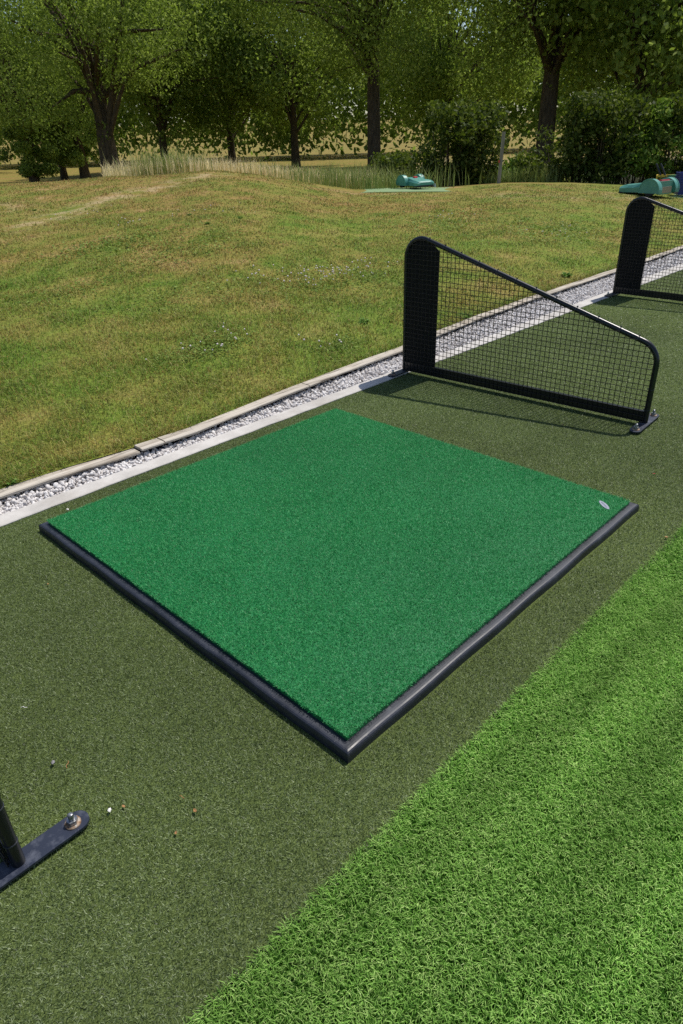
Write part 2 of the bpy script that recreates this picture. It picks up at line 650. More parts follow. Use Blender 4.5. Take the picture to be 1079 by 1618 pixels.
P = turf_points()
n = len(P)
sc = np.clip(P[:, 2], 1, 4)
blades('olive_turf', np.concatenate([P[:, :2], np.full((n, 1), -.008)], 1), rng.uniform(.005, .0105, n), rng.uniform(.0012, .0021, n) * sc,
       np.clip(rng.normal(.95, .3, n), .1, 1.4), m_olive, rng.beta(1.25, 1.9, n))
tag(bpy.data.objects['olive_turf'], kind='stuff')
tag(bpy.data.objects['olive_turf'], 'short olive synthetic turf between the kerb and the bright lawn', 'turf')

# bright lawn turf on the right
P = []
for (x0, x1, y0, dens) in ((-1.0, 1.2, -1.0, 120000), (1.2, 2.6, -1.1, 60000), (2.6, 5, -1.6, 12000)):
    n = int((x1 - x0) * (BE - y0) * dens)
    q = scatter(n, x0, x1, y0, BE + .004)
    P.append(np.concatenate([q, np.full((n, 1), (120000 / dens) ** .5)], 1))
P = np.concatenate(P)
n = len(P)
cl = .5 + .5 * np.sin(P[:, 0] * 37 + 2 * np.sin(P[:, 1] * 23)) * np.sin(P[:, 1] * 41 + np.sin(P[:, 0] * 19) * 2)
o = blades('bright_turf', np.concatenate([P[:, :2], np.full((n, 1), -.012)], 1), rng.uniform(.012, .023, n), rng.uniform(.0013, .0023, n) * np.clip(P[:, 2], 1, 2),
           np.clip(rng.normal(.85, .3, n), .1, 1.35), m_bright, np.clip(rng.beta(2.2, 2.6, n) * .85 + .15 * cl, 0, 1) * .9 + .1 * (rng.random(n) > .97),
           segs=2, heading=rng.normal(2.4, 1.1, n) + 1.2 * cl)
tag(o, 'bright green longer synthetic grass at the right of the bay', 'grass', kind='stuff')

# concrete kerb
mb = MB()
xk = np.concatenate([np.arange(-30, -1.5, 3.0), np.arange(-1.5, 9, .06), np.arange(9, 41, 2.0)])
fy = KF + rng.normal(0, .0016, len(xk))
by = KB + rng.normal(0, .002, len(xk)) + np.interp(xk, [0, 3, 5, 8], [0, 0, .02, .05])
V, Fk = [], []
for i, x in enumerate(xk):
    V += [(x, fy[i], -.06), (x, fy[i], -.004), (x, fy[i] + .004, -.001), (x, by[i] - .004, .003), (x, by[i], .0), (x, by[i], -.06)]
for i in range(len(xk) - 1):
    for k in range(5):
        Fk.append((i * 6 + k, (i + 1) * 6 + k, (i + 1) * 6 + k + 1, i * 6 + k + 1))
mb.add(V, Fk)
tag(mb.build('kerb', m_kerb), kind='structure')


# gravel stones
def lump(sub):
    import bmesh
    bm = bmesh.new()
    bmesh.ops.create_icosphere(bm, subdivisions=sub, radius=1)
    V = np.array([v.co[:] for v in bm.verts])
    Fc = np.array([[v.index for v in f.verts] for f in bm.faces])
    bm.free()
    return V, Fc


def stones(n, x0, x1, size, sub, kinds=10):
    Vb, Fb = lump(sub)
    x = rng.uniform(x0, x1, n)
    y0 = KB + np.interp(x, [0, 3, 5, 8], [0, 0, .02, .05]) + .004
    y1 = timber_back(x) - .032
    y = y0 + (y1 - y0) * rng.random(n)
    z = rng.uniform(-.038, -.006, n) + .010 * (y - y0) / (y1 - y0)
    s = rng.uniform(.6, 1.25, n) * size
    base = []
    for k in range(kinds):
        d = rng.normal(size=(7, 3)); d /= np.linalg.norm(d, axis=1)[:, None]
        off = rng.uniform(.55, .85, 7)
        V = Vb.copy()
        for dd, oo in zip(d, off):                     # chip flat facets off the lump
            pr = V @ dd
            V = V - np.maximum(pr - oo, 0)[:, None] * dd
        base.append(V * rng.uniform(.7, 1.3, 3))
    base = np.array(base)
    kk = rng.integers(0, kinds, n)
    q = rng.normal(size=(n, 4)); q /= np.linalg.norm(q, axis=1)[:, None]
    a, b, c, d = q.T
    Rm = np.stack([1 - 2 * (c * c + d * d), 2 * (b * c - a * d), 2 * (b * d + a * c), 2 * (b * c + a * d), 1 - 2 * (b * b + d * d), 2 * (c * d - a * b),
                   2 * (b * d - a * c), 2 * (c * d + a * b), 1 - 2 * (b * b + c * c)], 1).reshape(n, 3, 3)
    V = np.einsum('nij,nkj->nki', Rm, base[kk]) * s[:, None, None] + np.stack([x, y, z], 1)[:, None, :]
    Fm = (np.arange(n)[:, None, None] * len(Vb) + Fb[None]).reshape(-1, 3)
    return V.reshape(-1, 3), Fm, np.repeat(rng.beta(2, 1.6, n) * .93 + .07 * (rng.random(n) > .985), len(Vb))


parts = [stones(7000, -1.2, 2.2, .0088, 2), stones(10500, 2.2, 6, .0095, 1), stones(11000, 6, 16, .013, 1)]
Vs, Fs, Rs, off = [], [], [], 0
for V, Fm, R_ in parts:
    Vs.append(V); Fs.append(Fm + off); Rs.append(R_); off += len(V)
o = np_mesh('gravel', np.concatenate(Vs), np.concatenate(Fs), m_stone, attr={'rnd': np.concatenate(Rs)})
tag(o, 'pale limestone chippings in the strip between kerb and timber edging', 'gravel', kind='stuff')

# liner behind the gravel, and timber edging boards on it
xl = np.concatenate([np.arange(-6, 9, .1), np.arange(9, 40, 2.0)])
mb = MB()
V, Fk = [], []
for i, x in enumerate(xl):
    y = float(timber_back(x)) - .028
    V += [(x, y, -.06), (x, y, .0), (x, y + .02, .0), (x, y + .02, -.06)]
for i in range(len(xl) - 1):
    for k in range(3):
        Fk.append((i * 4 + k, (i + 1) * 4 + k, (i + 1) * 4 + k + 1, i * 4 + k + 1))
mb.add(V, Fk)
tag(mb.build('liner', m_liner), 'dark plastic edging strip behind the gravel, under the timber boards', 'edging strip')

TB = [(-2.6, .615, .024, 0.0, 'weathered timber edging board at the left end, lower than the block it butts against'),
      (.622, .735, .037, -.006, 'short weathered timber block standing proud at the end of the left edging board'),
      (.742, 1.72, .036, -.002, 'weathered timber edging board behind the green mat, starting at the short block'),
      (1.728, 2.95, .035, 0.0, 'weathered timber edging board ending behind the nearer mesh divider'),
      (2.958, 4.55, .035, 0.0, 'weathered timber edging board seen through the netting of the nearer divider'),
      (4.56, 6.4, .035, 0.0, 'weathered timber edging board ending behind the farther mesh divider'),
      (6.41, 9.8, .035, 0.0, 'farthest weathered timber edging board, at the right edge')]
for (x0, x1, zt, dy, lab) in TB:
    n = max(2, int((x1 - x0) / .08))
    xs = np.linspace(x0, x1, n + 1)
    mb = MB()
    V, Fk = [], []
    for i, x in enumerate(xs):
        yb = float(timber_back(x)) + dy
        wz = .0015 * math.sin(x * 9) + random.gauss(0, .0005)
        yf = yb - .068 + random.gauss(0, .0012)
        V += [(x - x0, yf, zt - .012), (x - x0, yf - .001, zt - .004 + wz), (x - x0, yf + .003, zt + wz), (x - x0, yb - .004, zt + .001 + wz), (x - x0, yb, zt - .004), (x - x0, yb, zt - .014)]
    for i in range(n):
        for k in range(6):
            k2 = (k + 1) % 6
            Fk.append((i * 6 + k, (i + 1) * 6 + k, (i + 1) * 6 + k2, i * 6 + k2))
    Fk += [tuple(range(5, -1, -1)), tuple(range(n * 6, n * 6 + 6))]
    mb.add(V, Fk)
    o = mb.build('timber_board', m_timber)
    o.location = (x0, 0, 0)
    tag(o, lab, 'timber board', 'timber boards edging the lawn')

# ------------------------------------------------------------------ the hitting mat
mat = empty('golf_mat', (0, 0, 0))
tag(mat, 'large square green golf hitting mat in a black rubber tray', 'golf mat')
prof = [(0, -.008), (0, .008), (.0008, .0145), (.0026, .0188), (.006, .0216), (.010, .0228), (.016, .0232), (.025, .0232), (.0335, .0228), (.035, .018), (.035, .0)]


def rail(a, b, nrm):
    """mitred rail from a to b, nrm points to the inside"""
    a = Vector(a); b = Vector(b); d = (b - a).normalized(); nn = Vector(nrm)
    mb = MB()
    m_ = 40
    V, Fk = [], []
    for i in range(m_ + 1):
        for (u, z) in prof:
            p0 = a + d * u; p1 = b - d * u
            q = p0.lerp(p1, i / m_) + nn * u
            wob = .0012 * math.sin(i * .7) if 0 < i < m_ else 0
            V.append((q.x + nn.x * wob, q.y + nn.y * wob, z))
    k = len(prof)
    for i in range(m_):
        for j in range(k - 1):
            Fk.append((i * k + j, i * k + j + 1, (i + 1) * k + j + 1, (i + 1) * k + j))
    mb.add(V, Fk, False)
    return mb


TO = .007
for a, b, nn in (((TO, TO, 0), (S, TO, 0), (0, 1, 0)), ((S, TO, 0), (S, S, 0), (-1, 0, 0)), ((S, S, 0), (TO, S, 0), (0, -1, 0)), ((TO, S, 0), (TO, TO, 0), (1, 0, 0))):
    e = rail(a, b, nn).build('tray_rail', m_rubber, mat)
mb = MB(); mb.box((S / 2, S / 2, .0), (S - .09, S - .09, .010)); mb.build('tray_base', m_dark, mat)
M0, M1 = .032, 1.553
mb = MB(); mb.box(((M0 + M1) / 2, (M0 + M1) / 2, .0215), (M1 - M0 - .006, M1 - M0 - .006, .030)); bk = mb.build('mat_backing', m_matbase, mat)
N = 430000
q = scatter(N, M0 - .001, M1 + .001, M0 - .001, M1 + .001)
ctr = np.array([1.457, .090])
ax = np.array([.55, .835])  # badge long axis... set below
BA = math.radians(-128)
ux, uy = math.cos(BA), math.sin(BA)
rel = q - ctr
la = rel[:, 0] * ux + rel[:, 1] * uy
lb = -rel[:, 0] * uy + rel[:, 1] * ux
keep = (la / .036) ** 2 + (lb / .0125) ** 2 > 1
q = q[keep]
n = len(q)
z0 = np.full(n, .0365)
wv = 1 + .12 * np.sin(q[:, 0] * 9 + 3 * np.sin(q[:, 1] * 4)) * np.sin(q[:, 1] * 11)
o = blades('mat_pile', np.concatenate([q, z0[:, None]], 1), rng.uniform(.006, .010, n) * wv, rng.uniform(.0011, .0019, n), np.clip(rng.normal(.9, .3, n), .05, 1.4),
           m_matpile, rng.beta(1.3, 1.7, n), parent=mat)
# badge: an oval plate let into the pile
mb = MB()
oval = [(ctr[0] + .033 * math.cos(k * PI / 14) * ux - .0105 * math.sin(k * PI / 14) * uy, ctr[1] + .033 * math.cos(k * PI / 14) * uy + .0105 * math.sin(k * PI / 14) * ux) for k in range(28)]
mb.prism(oval, .0362, .0395)
bd = mb.build('badge', m_badge, mat)
mb = MB()
for k, (wd) in enumerate((.004, .006, .005, .006, .004)):
    s_ = -.018 + k * .009
    mb.box((ctr[0] + s_ * ux, ctr[1] + s_ * uy, .0398), (wd, .004, .0008), BA)
mb.build('badge_print', m_print, bd)

# ------------------------------------------------------------------ mesh dividers
LEN = 1.445
SL = .298


def rail_z(s): return .727 - SL * (s - .21)


def fillet(p, a, b, R, n=10):
    """arc points at corner p between directions to a and to b"""
    p = Vector(p); da = (Vector(a) - p).normalized(); db = (Vector(b) - p).normalized()
    ang = da.angle(db)
    tl = R / math.tan(ang / 2)
    c = p + (da + db).normalized() * (R / math.sin(ang / 2))
    s0 = (p + da * tl) - c; s1 = (p + db * tl) - c
    out = []
    tot = s0.angle(s1)
    for i in range(n + 1):
        f = i / n
        out.append(c + (s0 * math.sin((1 - f) * tot) + s1 * math.sin(f * tot)) / math.sin(tot))
    return out


SA, SB = .013, LEN - .013
pA0 = (SA, 0, .006); pA1 = (SA, 0, rail_z(SA)); pB1 = (SB, 0, rail_z(SB)); pB0 = (SB, 0, .006)
path = [Vector(pA0)] + fillet(pA1, pA0, pB1, .105, 12) + fillet(pB1, pA1, pB0, .105, 10) + [Vector(pB0)]
pth = np.array([[v.x, v.z] for v in path])


def zmax(s):
    best = 0
    for i in range(len(pth) - 1):
        a, b = pth[i], pth[i + 1]
        lo, hi = min(a[0], b[0]), max(a[0], b[0])
        if lo <= s <= hi and hi > lo:
            best = max(best, a[1] + (b[1] - a[1]) * (s - a[0]) / (b[0] - a[0]))
    return best


def srange(z):
    xs = []
    for i in range(len(pth) - 1):
        a, b = pth[i], pth[i + 1]
        if min(a[1], b[1]) <= z <= max(a[1], b[1]) and abs(a[1] - b[1]) > 1e-9:
            xs.append(a[0] + (b[0] - a[0]) * (z - a[1]) / (b[1] - a[1]))
    return (min(xs), max(xs)) if len(xs) > 1 else None


def bolt(parent, x, y, z0):
    mb = MB()
    hexp = [(x + .0115 * math.cos(k * PI / 3 + .3), y + .0115 * math.sin(k * PI / 3 + .3)) for k in range(6)]
    mb.prism(hexp, z0 + .0032, z0 + .0132)
    mb.lathe([(.0062, .0132), (.0062, .027), (.005, .0285), (.0, .0285)], (x, y, z0), 12)
    b = mb.build('bolt', m_zinc, parent)
    mb = MB()
    mb.lathe([(.0165, 0.0), (.0165, .003), (.006, .0034)], (x, y, z0), 18)
    mb.build('washer', m_rust, b)
    return b


def make_divider():
    root = empty('bay_divider')
    mb = MB()
    pp = [path[0]] + [path[0].lerp(path[1], k / 6) for k in range(1, 6)] + path[1:]
    mb.tube(pp, .013, 14)
    mb.build('frame_tube', m_steel, root)
    mb = MB(); mb.box(((SA + SB) / 2, 0, .036), (SB - SA - .027, .024, .050)); mb.build('bottom_rail', m_steel, root)
    # rubber sheet at the high end
    poly = [(.018, .062), (.228, .062), (.228, .694)]
    for s in np.linspace(.17, .02, 14): poly.append((s, zmax(s) - .006))
    mb = MB(); mb.prism(poly, -.003, .003, (0, 2, 1)); mb.build('rubber_sheet', m_sheet, root)
    # welded netting on the near face
    mb = MB()
    yw = -.0165
    for i in range(1, 57):
        s = SA + .0252 * i
        if s > SB - .006: break
        z1 = zmax(s)
        if z1 > .03: mb.tube([(s, yw + random.gauss(0, .0006), .010), (s + random.gauss(0, .001), yw, z1)], .0017, 5, False)
    for i in range(0, 31):
        z = .014 + .0252 * i
        r_ = srange(z)
        if r_ and r_[1] - r_[0] > .03: mb.tube([(r_[0], yw - .0022, z), ((r_[0] + r_[1]) / 2, yw - .0022, z + random.gauss(0, .0012)), (r_[1], yw - .0022, z)], .0017, 5, False)
    mb.build('netting', m_wire, root)
    # cable ties holding the netting to the tube
    ties = [.16, .26, .36, .47, .58, .69, .80, .91, 1.02, 1.13, 1.24, 1.33]
    tl = [((s, 0, zmax(s)), (1, 0, -SL)) for s in ties] + [((SB, 0, z), (0, 0, 1)) for z in (.07, .17)] + [((SA, 0, z), (0, 0, 1)) for z in (.10, .30, .50)]
    for c, d in tl:
        d = Vector(d).normalized(); c = Vector(c)
        a = Vector((0, 1, 0)); b = d.cross(a)
        mb = MB()
        V, Fk = [], []
        for k in range(14):
            th = 2 * PI * k / 14
            e = math.cos(th) * a + math.sin(th) * b
            for (r_, o_) in ((.0128, -.0014), (.0143, -.0014), (.0143, .0014), (.0128, .0014)):
                V.append(c + e * r_ + d * o_)
        for k in range(14):
            k2 = (k + 1) % 14
            for j in range(4):
                Fk.append((k * 4 + j, k * 4 + (j + 1) % 4, k2 * 4 + (j + 1) % 4, k2 * 4 + j))
        mb.add(V, Fk)
        hd = c + b * .016 * (1 if b.z > 0 or abs(b.z) < .1 else -1)
        mb.box(hd, (.006, .005, .005))
        mb.build('cable_tie', m_tie, root)
    for s in (SA, SB):
        outl = []
        hw, hl = .025, .148
        for k in range(9):
            th = PI + PI * k / 8
            outl.append((s + hw * math.cos(th), -hl + hw + hw * math.sin(th)))
        for k in range(9):
            th = PI * k / 8
            outl.append((s + hw * math.cos(th), hl - hw + hw * math.sin(th)))
        mb = MB(); mb.prism(outl, .0015, .0075)
        pl = mb.build('base_plate', m_plate, root)
        bolt(pl, s, -.115, .0075)
        bolt(pl, s, .115, .0075)
    return root


A0 = make_divider()
A0.location = (2.347, 1.765, 0); A0.rotation_euler.z = .0512 - PI / 2
tag(A0, 'black sloping mesh bay divider standing just beyond the green mat', 'bay divider', 'mesh bay dividers along the range')
B0 = copy_tree(A0)
B0.location = (5.161, 1.749, 0); B0.rotation_euler.z = -.008 - PI / 2
B0['label'] = 'farther black mesh bay divider cut off by the right edge'
C0 = copy_tree(A0)
C0.location = (-.612 - .03, .312 + LEN - .013, 0); C0.rotation_euler.z = .02 - PI / 2
C0['label'] = 'black bay divider at bottom left, only its low post and bolted foot in view'

# ------------------------------------------------------------------ litter on the turf


def litter(name, lab, cat, x, y, kind, size, m):
    mb = MB()
    if kind == 'leaf':
        pts = [(0, 0, 0)]
        for k in range(7):
            th = 2 * PI * k / 7
            pts.append((size * math.cos(th) * random.uniform(.5, 1), size * .6 * math.sin(th) * random.uniform(.6, 1), size * random.uniform(.1, .5)))
        mb.add(pts, [(0, k + 1, (k + 1) % 7 + 1) for k in range(7)])
        low = [(p[0], p[1], p[2] - .0012) for p in pts]
        mb.add(low, [(0, (k + 1) % 7 + 1, k + 1) for k in range(7)])
    elif kind == 'twig':
        mb.tube([(-size, 0, .002), (-size * .3, size * .3, .004), (size * .3, -.1 * size, .003), (size, size * .2, .002)], .0009, 5)
    else:
        V, Fc = lump(1)
        V = V * np.array([size, size * .7, size * .55]) * rng.uniform(.8, 1.2, V.shape) + np.array([0, 0, size * .4])
        mb.add(V.tolist(), Fc.tolist(), False)
    o = mb.build(name, m, fix=False)
    o.location = (x, y, -.001)
    o.rotation_euler.z = random.uniform(0, 6)
    tag(o, lab, cat)


LIT = [(308, 1280, 'leaf', .0055, m_dryleaf, 'dry_leaf', 'brown curled leaf scrap on the olive turf left of the bright lawn edge', 'leaf scrap'),
       (195, 1273, 'leaf', .0045, m_dryleaf, 'dry_leaf', 'tan leaf scrap beside the white chip near the bolted foot', 'leaf scrap'),
       (173, 1280, 'pebble', .0042, m_wpeb, 'stone_chip', 'white stone chip on olive turf near the bolted foot', 'stone chip'),
       (84, 1205, 'pebble', .0048, m_gpeb, 'stone_chip', 'dark grey stone chip above the bolted foot at left', 'stone chip'),
       (106, 1208, 'twig', .008, m_dryleaf, 'twig', 'thin curled twig beside the grey stone chip', 'twig'),
       (288, 1259, 'twig', .005, m_dryleaf, 'twig', 'short straw bit above the brown curled leaf scrap', 'twig'),
       (278, 1315, 'leaf', .0042, m_dryleaf, 'dry_leaf', 'flat leaf flake below the brown curled leaf scrap', 'leaf scrap'),
       (76, 922, 'leaf', .0042, m_dryleaf, 'dry_leaf', 'orange leaf scrap on the turf left of the mat', 'leaf scrap'),
       (38, 1118, 'twig', .006, m_wpeb, 'twig', 'pale straw bit on the turf at the left edge', 'twig'),
       (107, 805, 'pebble', .005, m_wpeb, 'stone_chip', 'white stone chip on the turf between kerb and mat corner', 'stone chip'),
       (1033, 748, 'leaf', .005, m_red, 'leaf_scrap', 'reddish scrap on the turf beyond the right corner of the mat', 'leaf scrap'),
       (1053, 848, 'leaf', .006, m_dryleaf, 'dry_leaf', 'brown scrap at the edge of the bright lawn', 'leaf scrap'),
       (889, 670, 'leaf', .005, m_dryleaf, 'dry_leaf', 'dark leaf scrap in the shadow of the divider rail', 'leaf scrap')]


def unproj(px, py, z):
    d = fw * FOC + rr * (px - 539.5) - uu * (py - 808.5)
    return CAM + d * ((z - CAM.z) / d.z)


for (px, py, k, s_, m, nm, lab, cat) in LIT:
    q = unproj(px, py, 0)
    litter(nm, lab, cat, q.x, q.y, k, s_ * 1.35, m)

# ------------------------------------------------------------------ range grass
def polar(n, d0, d1, t0, t1, power=1.0):
    d = d0 * (d1 / d0) ** rng.random(n)
    tt = rng.uniform(t0, t1, n)
    x = CAM.x + d * FX + d * tt * RX
    y = CAM.y + d * FY + d * tt * RY
    return x, y, d


x, y, d = polar(560000, 1.6, 14.2, -.75, .75)
ok = y > timber_back(x) - .004
x, y, d = x[ok], y[ok], d[ok]
# clumping
cl = np.sin(x * 5.1 + 2 * np.sin(y * 3.7)) * np.sin(y * 6.3 + 1.5 * np.sin(x * 4.3))
tt_ = ((x - CAM.x) * RX + (y - CAM.y) * RY) / d
on_bare = np.exp(-((d - (9.3 + (tt_ + .40) * 14.0)) / .42) ** 2) * (tt_ < -.12) * (tt_ > -.45)
on_mat = (d > 13.25) & (tt_ > -.02) & (tt_ < .19)
ok = (rng.random(len(x)) < .72 + .28 * cl) & (rng.random(len(x)) > on_bare * .85) & ~on_mat
x, y, d, cl = x[ok], y[ok], d[ok], cl[ok]
n = len(x)
wscale = np.clip(d / 3.6, .7, 3.2)
h = rng.uniform(.02, .055, n) * (1 + .35 * cl) * np.clip(1.25 - d / 14, .75, 1.1)
o = blades('range_grass', np.stack([x, y, height(x, y) - .003], 1), h, rng.uniform(.002, .0036, n) * wscale, np.clip(rng.normal(1.05, .28, n), .1, 1.45), m_lawn,
           np.clip(rng.beta(2, 2.4, n) + .08 * cl, 0, 1), segs=2, kind_mix=rng.random(n))
tag(o, 'patchy mown grass of the driving range, part dry and part green', 'grass', kind='stuff')
# longer wisps at the timber edge
n = 5000
x = rng.uniform(-.8, 7, n); y = timber_back(x) + np.abs(rng.normal(0, .05, n)) + .002
o = blades('edge_grass', np.stack([x, y, np.full(n, .022)], 1), rng.uniform(.03, .075, n), rng.uniform(.002, .0038, n), np.clip(np.abs(rng.normal(.9, .35, n)), 0, 1.4), m_lawn,
           rng.beta(2, 2, n), segs=2, kind_mix=rng.random(n))
tag(o, 'longer grass wisps hanging over the timber edging', 'grass', kind='stuff')

# single longer blades standing out of the mown grass
x, y, d = polar(16000, 1.8, 9, -.75, .75)
ok = y > timber_back(x) + .01
x, y, d = x[ok], y[ok], d[ok]
n = len(x)
o = blades('grass_wisps', np.stack([x, y, height(x, y)], 1), rng.uniform(.045, .10, n), rng.uniform(.002, .0034, n) * np.clip(d / 4, .9, 1.8), np.clip(rng.normal(1.0, .3, n), .2, 1.4), m_lawn,
           rng.uniform(.55, 1, n), segs=2, kind_mix=rng.uniform(.3, 1, n))
tag(o, 'single longer blades standing out of the range grass', 'grass', kind='stuff')

# clover heads
spots = [(515, 436, .35, 60), (440, 440, .25, 15), (560, 425, .3, 20), (475, 548, .05, 3), (530, 547, .06, 5), (360, 545, .12, 9), (320, 545, .2, 10), (130, 340, .3, 8), (205, 352, .2, 8),
         (880, 370, .3, 14), (350, 330, .4, 10), (700, 350, .5, 12)]
Vb, Fb = lump(1)
Vs, Fs, off = [], [], 0


def ground_at(px, py):
    d = (fw * FOC + rr * (px - 539.5) - uu * (py - 808.5)).normalized()
    s = 1.5
    while s < 60:
        q = CAM + d * s
        if q.z < float(height(q.x, q.y)): return q
        s += .02
    return q


for (px, py, sp, k) in spots:
    q = ground_at(px, py)
    for i in range(k):
        xx, yy = q.x + random.gauss(0, sp), q.y + random.gauss(0, sp * .5)
        if yy < timber_back(xx) + .05: continue
        Vs.append(Vb * .007 * random.uniform(.7, 1.2) + np.array([xx, yy, float(height(xx, yy)) + random.uniform(.02, .04)]))
        Fs.append(Fb + off); off += len(Vb)
o = np_mesh('clover_flowers', np.concatenate(Vs), np.concatenate(Fs), m_clover)
tag(o, 'small white clover heads scattered in the range grass', 'clover', kind='stuff')


def leaf_quads(cent, size, norm_spread=1.0):
    n = len(cent)
    a = rng.normal(size=(n, 3)); a /= np.linalg.norm(a, axis=1)[:, None]
    b = rng.normal(size=(n, 3)); b -= a * (a * b).sum(1)[:, None]; b /= np.linalg.norm(b, axis=1)[:, None]
    s = size[:, None]
    V = np.stack([cent - a * s, cent - b * s * .55, cent + a * s, cent + b * s * .55], 1).reshape(-1, 3)
    return V, np.arange(4 * n).reshape(n, 4)


# leafy weeds
def weed(px, py, r_, lab):
    q = ground_at(px, py)
    n = 60
    ang = rng.uniform(0, 2 * PI, n)
    h = rng.uniform(.4, 1.0, n) * r_
    o = blades('weed', np.stack([np.cos(ang) * r_ * .25, np.sin(ang) * r_ * .25, np.zeros(n)], 1), h * .9, h * .35, rng.uniform(.7, 1.4, n), m_weed, rng.random(n), segs=2, heading=ang)
    o.location = (q.x, q.y, float(height(q.x, q.y)) - .004)
    tag(o, lab, 'weed', 'broadleaf weeds in the range grass')


for (px, py, r_, lab) in ((15, 764, .045, 'leafy green weed at the left end of the timber edging'), (328, 354, .055, 'leafy weed on the dry grass of the left slope'),
                          (300, 340, .045, 'small weed tuft left of the leafy weed on the slope'), (575, 510, .06, 'weed tuft in the grass left of the nearer divider'),
                          (895, 437, .08, 'dark green weed clump beside the gravel near the farther divider'), (735, 503, .07, 'weed clump seen through the netting by the timber edge'),
                          (380, 345, .045, 'weed tuft right of the leafy weed on the slope'), (55, 333, .05, 'weed tuft by the bare soil streak')):
    weed(px, py, r_, lab)

# tall dry grass behind the rise
def tall(name, n, d0, d1, t0, t1, h0, h1, wd, m, lab, lean=.25):
    x, y, d = polar(n, d0, d1, t0, t1)
    if m is m_reed:                                   # ragged clump, thinning out at its ends
        q_ = rng.normal((t0 + t1) / 2, (t1 - t0) * .27, n)
        x, y = CAM.x + d * FX + d * q_ * RX, CAM.y + d * FY + d * q_ * RY
    cl = .5 + .5 * np.sin(x * 1.7 + np.sin(y * 1.1) * 2) * np.sin(y * 1.9 + x * .4)
    o = blades(name, np.stack([x, y, height(x, y) - .02], 1), rng.uniform(h0, h1, n) * (.65 + .5 * cl), np.full(n, wd) * rng.uniform(.6, 1.3, n), np.abs(rng.normal(lean, .2, n)), m,
               np.clip(rng.beta(2, 2, n) + .25 * (cl - .5), 0, 1), segs=2)
    tag(o, lab, 'grass', kind='stuff')


tall('straw_grass', 26000, 15.0, 26, -.30, .062, .22, .42, .010, m_straw, 'tall straw coloured dry grass behind the rise')
tall('green_grass', 2600, 14.3, 17.5, -.06, .14, .25, .55, .014, m_reed, 'rough green grass along the foot of the tall dry grass')
tall('green_grass', 1600, 15.0, 18, -.27, -.17, .3, .6, .014, m_reed, 'clump of rough green grass at the left end of the dry grass')
tall('meadow_grass', 16000, 26, 44, .06, .62, .5, .9, .03, m_straw, 'pale meadow grass in the field behind the hedge')
tall('hedge_foot_grass', 5000, 16.2, 18.5, .17, .30, .2, .45, .016, m_reed, 'rough green grass between the wooden post and the tree')

# ------------------------------------------------------------------ machines behind the rise
def at(px, dep_, z=None):
    """ground point in the direction of photo column px at a given depth"""
    d = fw * FOC + rr * (px - 539.5) - uu * (300 - 808.5)
    k = dep_ / (d.x * FX + d.y * FY)
    x, y = CAM.x + d.x * k, CAM.y + d.y * k
    return Vector((x, y, float(height(x, y)) if z is None else z))


def plate(name, px0, px1, d0, d1, zoff, lab):
    mb = MB()
    n = 12
    V, Fk = [], []
    for i in range(n + 1):
        for dd in (d0, d1):
            q = at(px0 + (px1 - px0) * i / n, dd)
            zz = zoff - .03 * (abs(i / n - .5) * 2) ** 4
            V += [(q.x, q.y, q.z + zz), (q.x, q.y, q.z - .05)]
    for i in range(n):
        a, b = i * 4, (i + 1) * 4
        Fk += [(a, b, b + 2, a + 2), (a + 1, a, b, b + 1)[::-1], (a + 2, a + 3, b + 3, b + 2)[::-1]]
    mb.add(V, Fk)
    o = mb.build(name, m_matting)
    tag(o, lab, 'matting', 'green matting strips under the machines')


plate('green_matting', 548, 735, 13.3, 14.7, .012, 'pale green matting strip under the left robot mower')
plate('green_matting', 1045, 1180, 12.6, 14.2, .012, 'pale green matting strip under the blue baskets at the right edge')


